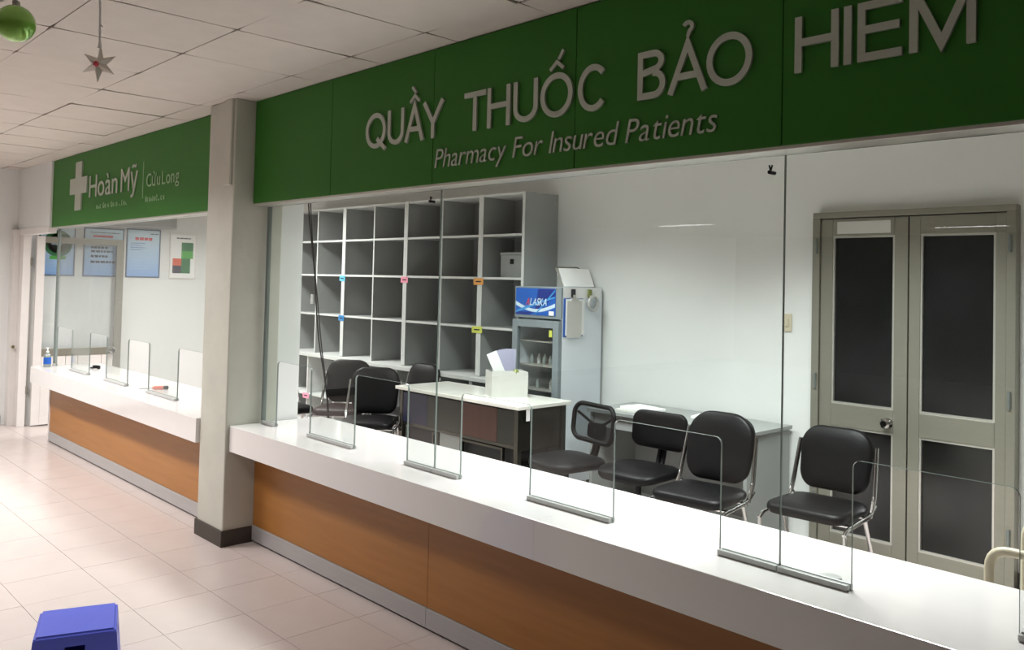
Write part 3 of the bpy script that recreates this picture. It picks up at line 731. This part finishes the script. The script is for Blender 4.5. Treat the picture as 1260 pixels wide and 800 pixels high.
for i, (x, y, z, r, lb) in enumerate(((-3.93, 5.06, .7505, .1, 'bottom paper stack on the grey side desk'), (-3.90, 5.07, .7695, -.15, 'open booklet on top of the paper stack on the side desk'), (-3.40, 5.25, .7505, .2, 'loose white sheets on the grey desk behind the round-backed chair'))):
    bm = bmesh.new(); box(bm, -.14, .14, -.1, .1, 0, .018, bev=.002, seg=1); o = obj('paper_stack', bm, M_PAPER if i else M_CARD); o.location = (x, y, z); o.rotation_euler.z = r; tag(o, lb, 'papers')

# ------------------------------------------------------------------ visitor chairs (local front is -y)
def visitor_chair(label, loc, rz, seatm=M_BLACK, bh=.36, bw=.44, zc=.70, cr=(.13, .09)):
    t = thing('visitor_chair', label, 'chair', loc, rz, 'black padded chairs on chrome frames')
    lean = .22
    bm = bmesh.new()
    pad(bm, rrect(.45, .44, .08, taper=0), .06, lambda p: Vector((p.x*(1-.06*(p.y/.44)), p.y, .45+p.z+.012*math.cos(p.y*6))), .012)
    obj('seat', bm, seatm, t, True)
    def bx(p):
        x, u, tt = p.x, p.y, p.z
        y = .235+u*lean-tt*1.0+.10*(x*x)*-1.0*-1+.0
        return Vector((x, y-.35*x*x*0+0, zc+u+tt*lean))
    bm = bmesh.new(); pad(bm, rrect(bw, bh, cr, 8, taper=.10), .055, bx, .014); obj('backrest', bm, M_BLACK, t, True)
    bm = bmesh.new(); pad(bm, rrect(bw*.93, bh*.93, (.12, .08), 8, taper=.10), .012, lambda p: bx(Vector((p.x, p.y, -.034-p.z)))); obj('back_shell', bm, M_BPLAST, t, True)
    for s in (-1, 1):
        x = s*.242
        tbo('back_upright', smooth_path([(s*.225, .235+.09*lean+.01, zc+.09), (x, .235-.2*lean, zc-.19), (x, .13, .425)], .03, 4), .0130, M_CHROME, t)
        tbo('side_rail', smooth_path([(x, .20, .475), (x, .12, .43), (x, -.18, .415), (x, -.225, .39)], .04, 4), .0125, M_CHROME, t)
        tbo('front_leg', [(x, -.215, .40), (s*.25, -.235, .012)], .0125, M_CHROME, t)
        tbo('rear_leg', smooth_path([(x, .06, .42), (s*.25, .235, .012)], .04, 4), .0125, M_CHROME, t)
        for yy in (-.235, .235):
            bm = bmesh.new(); lathe(bm, [(.016, 0), (.018, .006), (.016, .03)], 10, (s*.25, yy, 0)); obj('foot_cap', bm, M_BPLAST, t, True)
    tbo('cross_bar', [(-.242, -.10, .412), (.242, -.10, .412)], .010, M_CHROME, t); tbo('cross_bar', [(-.242, .12, .42), (.242, .12, .42)], .010, M_CHROME, t)
    return t
visitor_chair('black padded chair with chrome frame in front of the double door', (-2.30, 4.61, 0), .05, bh=.36)
visitor_chair('tall round-backed black chair with chrome frame in front of the grey desk', (-2.90, 4.34, 0), .10, bh=.41, bw=.46, zc=.71, cr=(.17, .11))
visitor_chair('black chair with maroon seat, left of three at the steel table', (-6.90, 4.38, 0), .75, M_BROWNS, bh=.40)
visitor_chair('black padded chair, middle of three left of the steel table', (-6.17, 4.20, 0), .78, bh=.40)
visitor_chair('black padded chair behind the left end of the steel table', (-6.38, 4.70, 0), .05, bh=.40)
visitor_chair('black chair half hidden behind the glass beside the pillar', (-7.27, 3.98, 0), 1.5)

# task chairs
def task_chair(label, loc, rz, mesh_back):
    t = thing('task_chair', label, 'chair', loc, rz, 'black swivel task chairs')
    bm = bmesh.new(); pad(bm, rrect(.46, .44, .12), .06, lambda p: Vector((p.x, p.y, .46+p.z-.02*max(0, -p.y/.22)**3))); obj('seat', bm, M_BPLAST if mesh_back else M_BLACK, t, True)
    bm = bmesh.new(); lathe(bm, [(.05, .40), (.05, .425), (.10, .4265)], 14); obj('seat_plate', bm, M_BPLAST, t, True)
    def bx(p): return Vector((p.x, .25+.10*(p.y)-p.z-.5*p.x*p.x+.0, .705+p.y+.1*p.z))
    if mesh_back:
        out = rrect(.44, .25, .075, 7)
        tbo('back_frame', [bx(Vector((x, y, 0))) for x, y in out], .017, M_BPLAST, t, 10, True)
        bm = bmesh.new(); n = 12; V = [[bm.verts.new(bx(Vector((-.205+.41*i/n, -.11+.22*j/4, 0)))) for i in range(n+1)] for j in range(5)]
        for j in range(4):
            for i in range(n): bm.faces.new((V[j][i], V[j][i+1], V[j+1][i+1], V[j+1][i]))
        obj('mesh_panel', bm, M_MESH, t)
        bm = bmesh.new(); pad(bm, rrect(.20, .11, .03, 4, 0, -.055), .02, lambda p: bx(Vector((p.x, p.y, p.z-.022)))); obj('lumbar_pad', bm, M_BPLAST, t, True)
        for s in (-1, 1): tbo('back_rib', [bx(Vector((s*.20, .06, -.012))), bx(Vector((s*.05, -.01, -.02)))], .010, M_BPLAST, t)
    else:
        bm = bmesh.new(); pad(bm, rrect(.44, .25, .07, 7), .045, bx, .012); obj('backrest', bm, M_BLACK, t, True)
    bm = bmesh.new(); pts = smooth_path([(0, .285, .70), (0, .27, .56), (0, .22, .425), (0, .05, .41)], .07, 5)
    for off in (-.018, .018): tube(bm, [(p[0]+off, p[1], p[2]) for p in pts], .016, 8)
    obj('back_stem', bm, M_BPLAST, t, True)
    bm = bmesh.new(); lathe(bm, [(.03, .12), (.03, .24), (.018, .245), (.018, .41)], 14); obj('gas_lift', bm, M_BPLAST, t, True)
    for k in range(5):
        a = 2*PI*k/5+.3; c, s_ = math.cos(a), math.sin(a)
        tbo('base_arm', [(c*.02, s_*.02, .13), (c*.16, s_*.16, .115), (c*.29, s_*.29, .075)], [.022, .018, .013], M_BPLAST, t, 8)
        bm = bmesh.new(); ax = Vector((-s_, c, 0)); p = Vector((c*.29, s_*.29, .028)); tube(bm, [p-ax*.022, p+ax*.022], .028, 12); tube(bm, [p+Vector((0, 0, .0)), p+Vector((0, 0, .06))], .007, 6); obj('caster', bm, M_BPLAST, t, True)
    return t
task_chair('black mesh-back swivel chair beside the steel work table', (-4.01, 4.37, 0), -.18, True)
task_chair('black swivel chair with padded low back at the grey desk', (-3.50, 4.52, 0), .03, False)

# ------------------------------------------------------------------ cream trolley at right behind the counter
tr = thing('trolley', 'cream painted tube trolley behind the right end of the counter', 'trolley', (-.7, 3.55, 0))
for y, x in ((-.26, -.31), (.24, -.335)):
    tbo('hoop_handle', smooth_path([(x, y, .05), (x, y, .80), (x+.75, y, .80), (x+.75, y, .05)], .07, 6), .0165, M_CREAM, tr, 12)
    for xx in (x, x+.75):
        bm = bmesh.new(); tube(bm, [(xx, y-.012, .034), (xx, y+.012, .034)], .034, 14); obj('wheel', bm, M_BPLAST, tr, True)
for z in (.16, .42): bxo('tray', (-.29, .385, -.25, .23, z, z+.02), M_CREAM, tr, .004)

# ------------------------------------------------------------------ posters on the end wall and the grey box above them
def poster(label, y0, y1, z0, z1, m, items, frame=M_POSTERF):
    t = thing('wall_poster', label, 'poster', (-10.4, (y0+y1)/2, z0), PI/2, 'posters on the end wall'); wd, hh = y1-y0, z1-z0
    bxo('poster_print', (-wd/2+.012, wd/2-.012, -.008, -.002, .012, hh-.012), m, t)
    bm = bmesh.new()
    for d in ((-wd/2, -wd/2+.012, 0, hh), (wd/2-.012, wd/2, 0, hh), (-wd/2+.012, wd/2-.012, 0, .012), (-wd/2+.012, wd/2-.012, hh-.012, hh)): box(bm, d[0], d[1], -.014, -.001, d[2], d[3])
    obj('poster_frame', bm, frame, t)
    for kind, u0, u1, v0, v1, c in items:
        x0, x1, a, b = -wd/2+wd*u0, -wd/2+wd*u1, hh*v0, hh*v1
        if kind == 'bar': bm = bmesh.new(); box(bm, x0, x1, -.0092, -.0083, a, b); obj('printed_block', bm, M_TAGS[c], t)
        elif kind == 'disc':
            bm = bmesh.new(); r = (x1-x0)/2; vs = [bm.verts.new(((x0+x1)/2+r*math.cos(2*PI*k/28), -.0085, (a+b)/2+r*math.sin(2*PI*k/28))) for k in range(28)]; bm.faces.new(vs); obj('printed_disc', bm, M_TAGS[c], t)
        elif kind == 'text':      # unreadable small print: a row of word-like dashes
            bm = bmesh.new(); x = x0
            while x < x1:
                l = min(random.uniform(.02, .05), x1-x); box(bm, x, x+l, -.0092, -.0083, a, b); x += l+.009
            obj('printed_line', bm, M_TAGS[c], t)
poster('blue poster with green round emblem, behind the open door leaf', 2.66, 3.03, 1.645, 2.2, M_POSTER, [('disc', .12, .92, .35, .95, 'green'), ('disc', .22, .82, .40, .9, 'bright_green'), ('bar', .34, .62, .62, .70, 'ice'), ('bar', .3, .75, .33, .40, 'bright_green')])
poster('blue poster with bold black list, behind the open door leaf', 3.12, 3.56, 1.645, 2.205, M_POSTER, [('text', .15, .9, .9, .915, 'ink'), ('bar', .22, .72, .81, .85, 'red'), ('text', .18, .38, .69, .735, 'ink'), ('text', .18, .62, .575, .62, 'ink'), ('text', .18, .72, .50, .54, 'ink'), ('text', .18, .6, .395, .44, 'ink'), ('text', .18, .83, .28, .325, 'ink')])
poster('blue poster with red heading, right of the open door leaf', 3.59, 3.985, 1.645, 2.22, M_POSTER, [('text', .25, .75, .77, .83, 'red'), ('text', .7, .95, .90, .915, 'ink')]+[('text', .12, .55-.1*(k % 2), .70-.045*k, .712-.045*k, 'royal') for k in range(4)]+[('text', .12, .92, .42-.06*k, .426-.06*k, 'ice') for k in range(5)])
poster('white poster with green, red and dark blocks, nearest the pillar', 4.10, 4.43, 1.64, 2.19, M_PAPER, [('text', .25, .8, .89, .915, 'ink'), ('bar', .44, .88, .62, .81, 'green'), ('bar', .44, .88, .45, .62, 'bright_green'), ('bar', .44, .78, .12, .45, 'green'), ('bar', .12, .44, .29, .45, 'orange_red'), ('bar', .12, .44, .12, .29, 'navy')], M_ALUW)
t = thing('wall_cabinet', 'grey box fixed to the end wall above the blue posters', 'wall box', (-10.4, 3.5, 2.235))
bxo('casing', (.001, .17, -.85, .62, 0, .26), M_DESKG, t, .02); bxo('front_flap', (.172, .18, -.83, .60, .03, .24), M_DESKG, t, .003)

# ------------------------------------------------------------------ small things on the counters
t = thing('sanitizer_bottle', 'small pump bottle with blue label at the far counter end', 'bottle', (-9.22, 2.475, .75))
bm = bmesh.new(); lathe(bm, [(.030, 0), (.034, .006), (.034, .105), (.026, .125), (.012, .135), (.012, .142)], 18); obj('bottle_body', bm, M_EDGE, t, True)
bm = bmesh.new(); lathe(bm, [(.0345, .03), (.0348, .03), (.0348, .095), (.0345, .095)], 18); obj('label_band', bm, M_TAGS['royal'], t, True)
bm = bmesh.new(); lathe(bm, [(.014, .1425), (.014, .155), (.005, .157), (.005, .18), (.012, .182), (.012, .19)], 12); tube(bm, [(0, 0, .186), (-.035, -.005, .183)], .005, 8); obj('pump_head', bm, M_PAPER, t, True)
t = thing('screwdriver', 'screwdriver with orange-red handle lying on the far counter', 'screwdriver', (-7.0, 2.66, .7665))
d = Vector((.06, .14, 0)).normalized(); d2 = Vector((-.09, -.14, 0)).normalized()
tbo('handle', [d*0, d*.02, d*.035, d*.075, d*.085], [.010, .016, .0145, .016, .012], M_TAGS['orange_red'], t, 12)
tbo('handle_cap', [d*.0855, d*.115, d*.122], [.0155, .016, .010], M_BPLAST, t, 12)
tbo('shaft', [(0, 0, -.002), tuple(d2*.10+Vector((0, 0, -.009)))], .0035, M_ALU, t, 8)
t = thing('cable_coil', 'small dark coiled lead lying on the far counter', 'cable', (-8.80, 2.80, .75))
tbo('coil', [((.035+.002*k/6)*math.cos(k*.6), (.03)*math.sin(k*.6), .007+.0016*k/2) for k in range(30)], .006, M_BPLAST, t, 8)
tbo('lead_end', smooth_path([(-.03, -.02, .007), (-.09, -.03, .007), (-.13, .0, .007)], .03, 4), .005, M_BPLAST, t, 8)
for x, y, lb in ((-1.30, 2.70, 'flat grey disc on the counter behind the glass nearest the double door'), (-2.27, 2.675, 'flat grey disc on the counter behind the middle glass sheet')):
    bm = bmesh.new(); lathe(bm, [(.034, 0), (.036, .002), (.034, .005), (.02, .006)], 20); o = obj('counter_disc', bm, M_CLEAR, None, True); o.location = (x, y, .7503); o.scale = (1, .8, 1); tag(o, lb, 'disc')

# ------------------------------------------------------------------ blue plastic stool
st = thing('plastic_stool', 'blue moulded plastic stool on the tiled floor', 'stool', (-3.775, 1.165, 0), -.34)
hs = .26
def frus(bm, a0, a1, z0, z1, b0=None, b1=None):
    b0 = b0 or a0; b1 = b1 or a1
    V = [bm.verts.new((sx_*a, sy_*b, z)) for a, b, z in ((a0, b0, z0), (a1, b1, z1)) for sx_, sy_ in ((-1, -1), (1, -1), (1, 1), (-1, 1))]
    for k in range(4): bm.faces.new((V[k], V[(k+1) % 4], V[4+(k+1) % 4], V[4+k]))
    bm.faces.new(V[:4][::-1]); bm.faces.new(V[4:])
bm = bmesh.new(); frus(bm, .1545, .150, hs-.035, hs, .1505, .146); bmesh.ops.bevel(bm, geom=list(bm.edges), offset=.009, segments=3, affect='EDGES'); obj('stool_top', bm, M_BLUEPL, st, True)
for a in range(4):      # four tapered side walls, each with a hand hole and an arched foot
    bm = bmesh.new(); e0, e1 = (.170, .1475) if a % 2 == 0 else (.174, .1515); w0, w1 = (.170, .1475) if a % 2 else (.174, .1515)
    us = [-1, -.62, -.24, 0, .24, .62, 1]; zs = [0, .05, .10, .185, .212, hs-.012]
    V = [[bm.verts.new((u*(w0+(w1-w0)*z/hs), -(e0+(e1-e0)*z/hs), z)) for u in us] for z in zs]
    for j in range(5):
        for i in range(6):
            if j == 3 and i in (2, 3): continue
            bm.faces.new((V[j][i], V[j][i+1], V[j+1][i+1], V[j+1][i]))
    bmesh.ops.recalc_face_normals(bm, faces=bm.faces); bmesh.ops.solidify(bm, geom=list(bm.faces), thickness=.004)
    o = obj('stool_side', bm, M_BLUEPL, st); o.rotation_euler.z = a*PI/2

# ------------------------------------------------------------------ hanging decorations
def ray(px, py, dist):
    cy, sy, cp, sp = math.cos(YAW), math.sin(YAW), math.cos(PITCH), math.sin(PITCH)
    fwd = Vector((sy*cp, cy*cp, sp)); right = Vector((cy, -sy, 0)); up = right.cross(fwd)
    cr, sr = math.cos(ROLL), math.sin(ROLL)
    d = (cr*right+sr*up)*((px-630)/F)+(-sr*right+cr*up)*((CY-py)/F)+fwd
    return Vector((0, 0, CAMH))+d.normalized()*dist
p = ray(19, 29, 2.75)
t = thing('bauble', 'shiny green bauble hanging from the ceiling on a white ribbon', 'ornament', p)
bm = bmesh.new(); bmesh.ops.create_uvsphere(bm, u_segments=32, v_segments=20, radius=.050); obj('ball', bm, bauble_mat(), t, True)
bm = bmesh.new(); lathe(bm, [(.010, .047), (.010, .060), (.006, .063)], 12); obj('cap', bm, M_ALUL, t, True)
bm = bmesh.new(); tube(bm, [(0, 0, .06), (.001, 0, H-p.z)], .0032, 6); tube(bm, smooth_path([(0, 0, .066), (-.02, -.02, .072), (-.035, -.03, .064)], .01, 3), .005, 6); obj('ribbon', bm, M_PAPER, t, True)
p = ray(122, 79, 3.3)
t = thing('star_ornament', 'silver pointed star hanging from the ceiling on a white string', 'ornament', p, YAW*-1+PI)
bm = bmesh.new(); R1, R2, n = .064, .026, 6
for dy in (1,):
    cF = bm.verts.new((0, -.022, 0)); cB = bm.verts.new((0, .022, 0)); rim = []
    for k in range(2*n):
        a = PI/2+PI*k/n+.06; r = R1 if k % 2 == 0 else R2; rim.append(bm.verts.new((r*math.cos(a), 0, r*math.sin(a))))
    for k in range(2*n):
        bm.faces.new((rim[k], rim[(k+1) % (2*n)], cF)); bm.faces.new((rim[(k+1) % (2*n)], rim[k], cB))
obj('star', bm, mat('silver_foil', (228, 222, 212), .3, metal=.4, noise=.08), t)
bm = bmesh.new(); bmesh.ops.create_icosphere(bm, subdivisions=1, radius=.011); o = obj('red_bead', bm, M_TAGS['red'], t, True); o.location = (0, .022, -.004)
bm = bmesh.new(); tube(bm, [(0, 0, .06), (.004, 0, .2), (.012, 0, H-p.z)], .0038, 6); tube(bm, [(0, 0, .055), (0, 0, .085)], [.007, .003], 6); tube(bm, [(.003, 0, .14), (-.008, 0, .128)], .002, 5); obj('string', bm, M_PAPER, t, True)
for o in [x for x in bpy.data.objects if x.name.startswith('glyph')]: bpy.data.objects.remove(o)
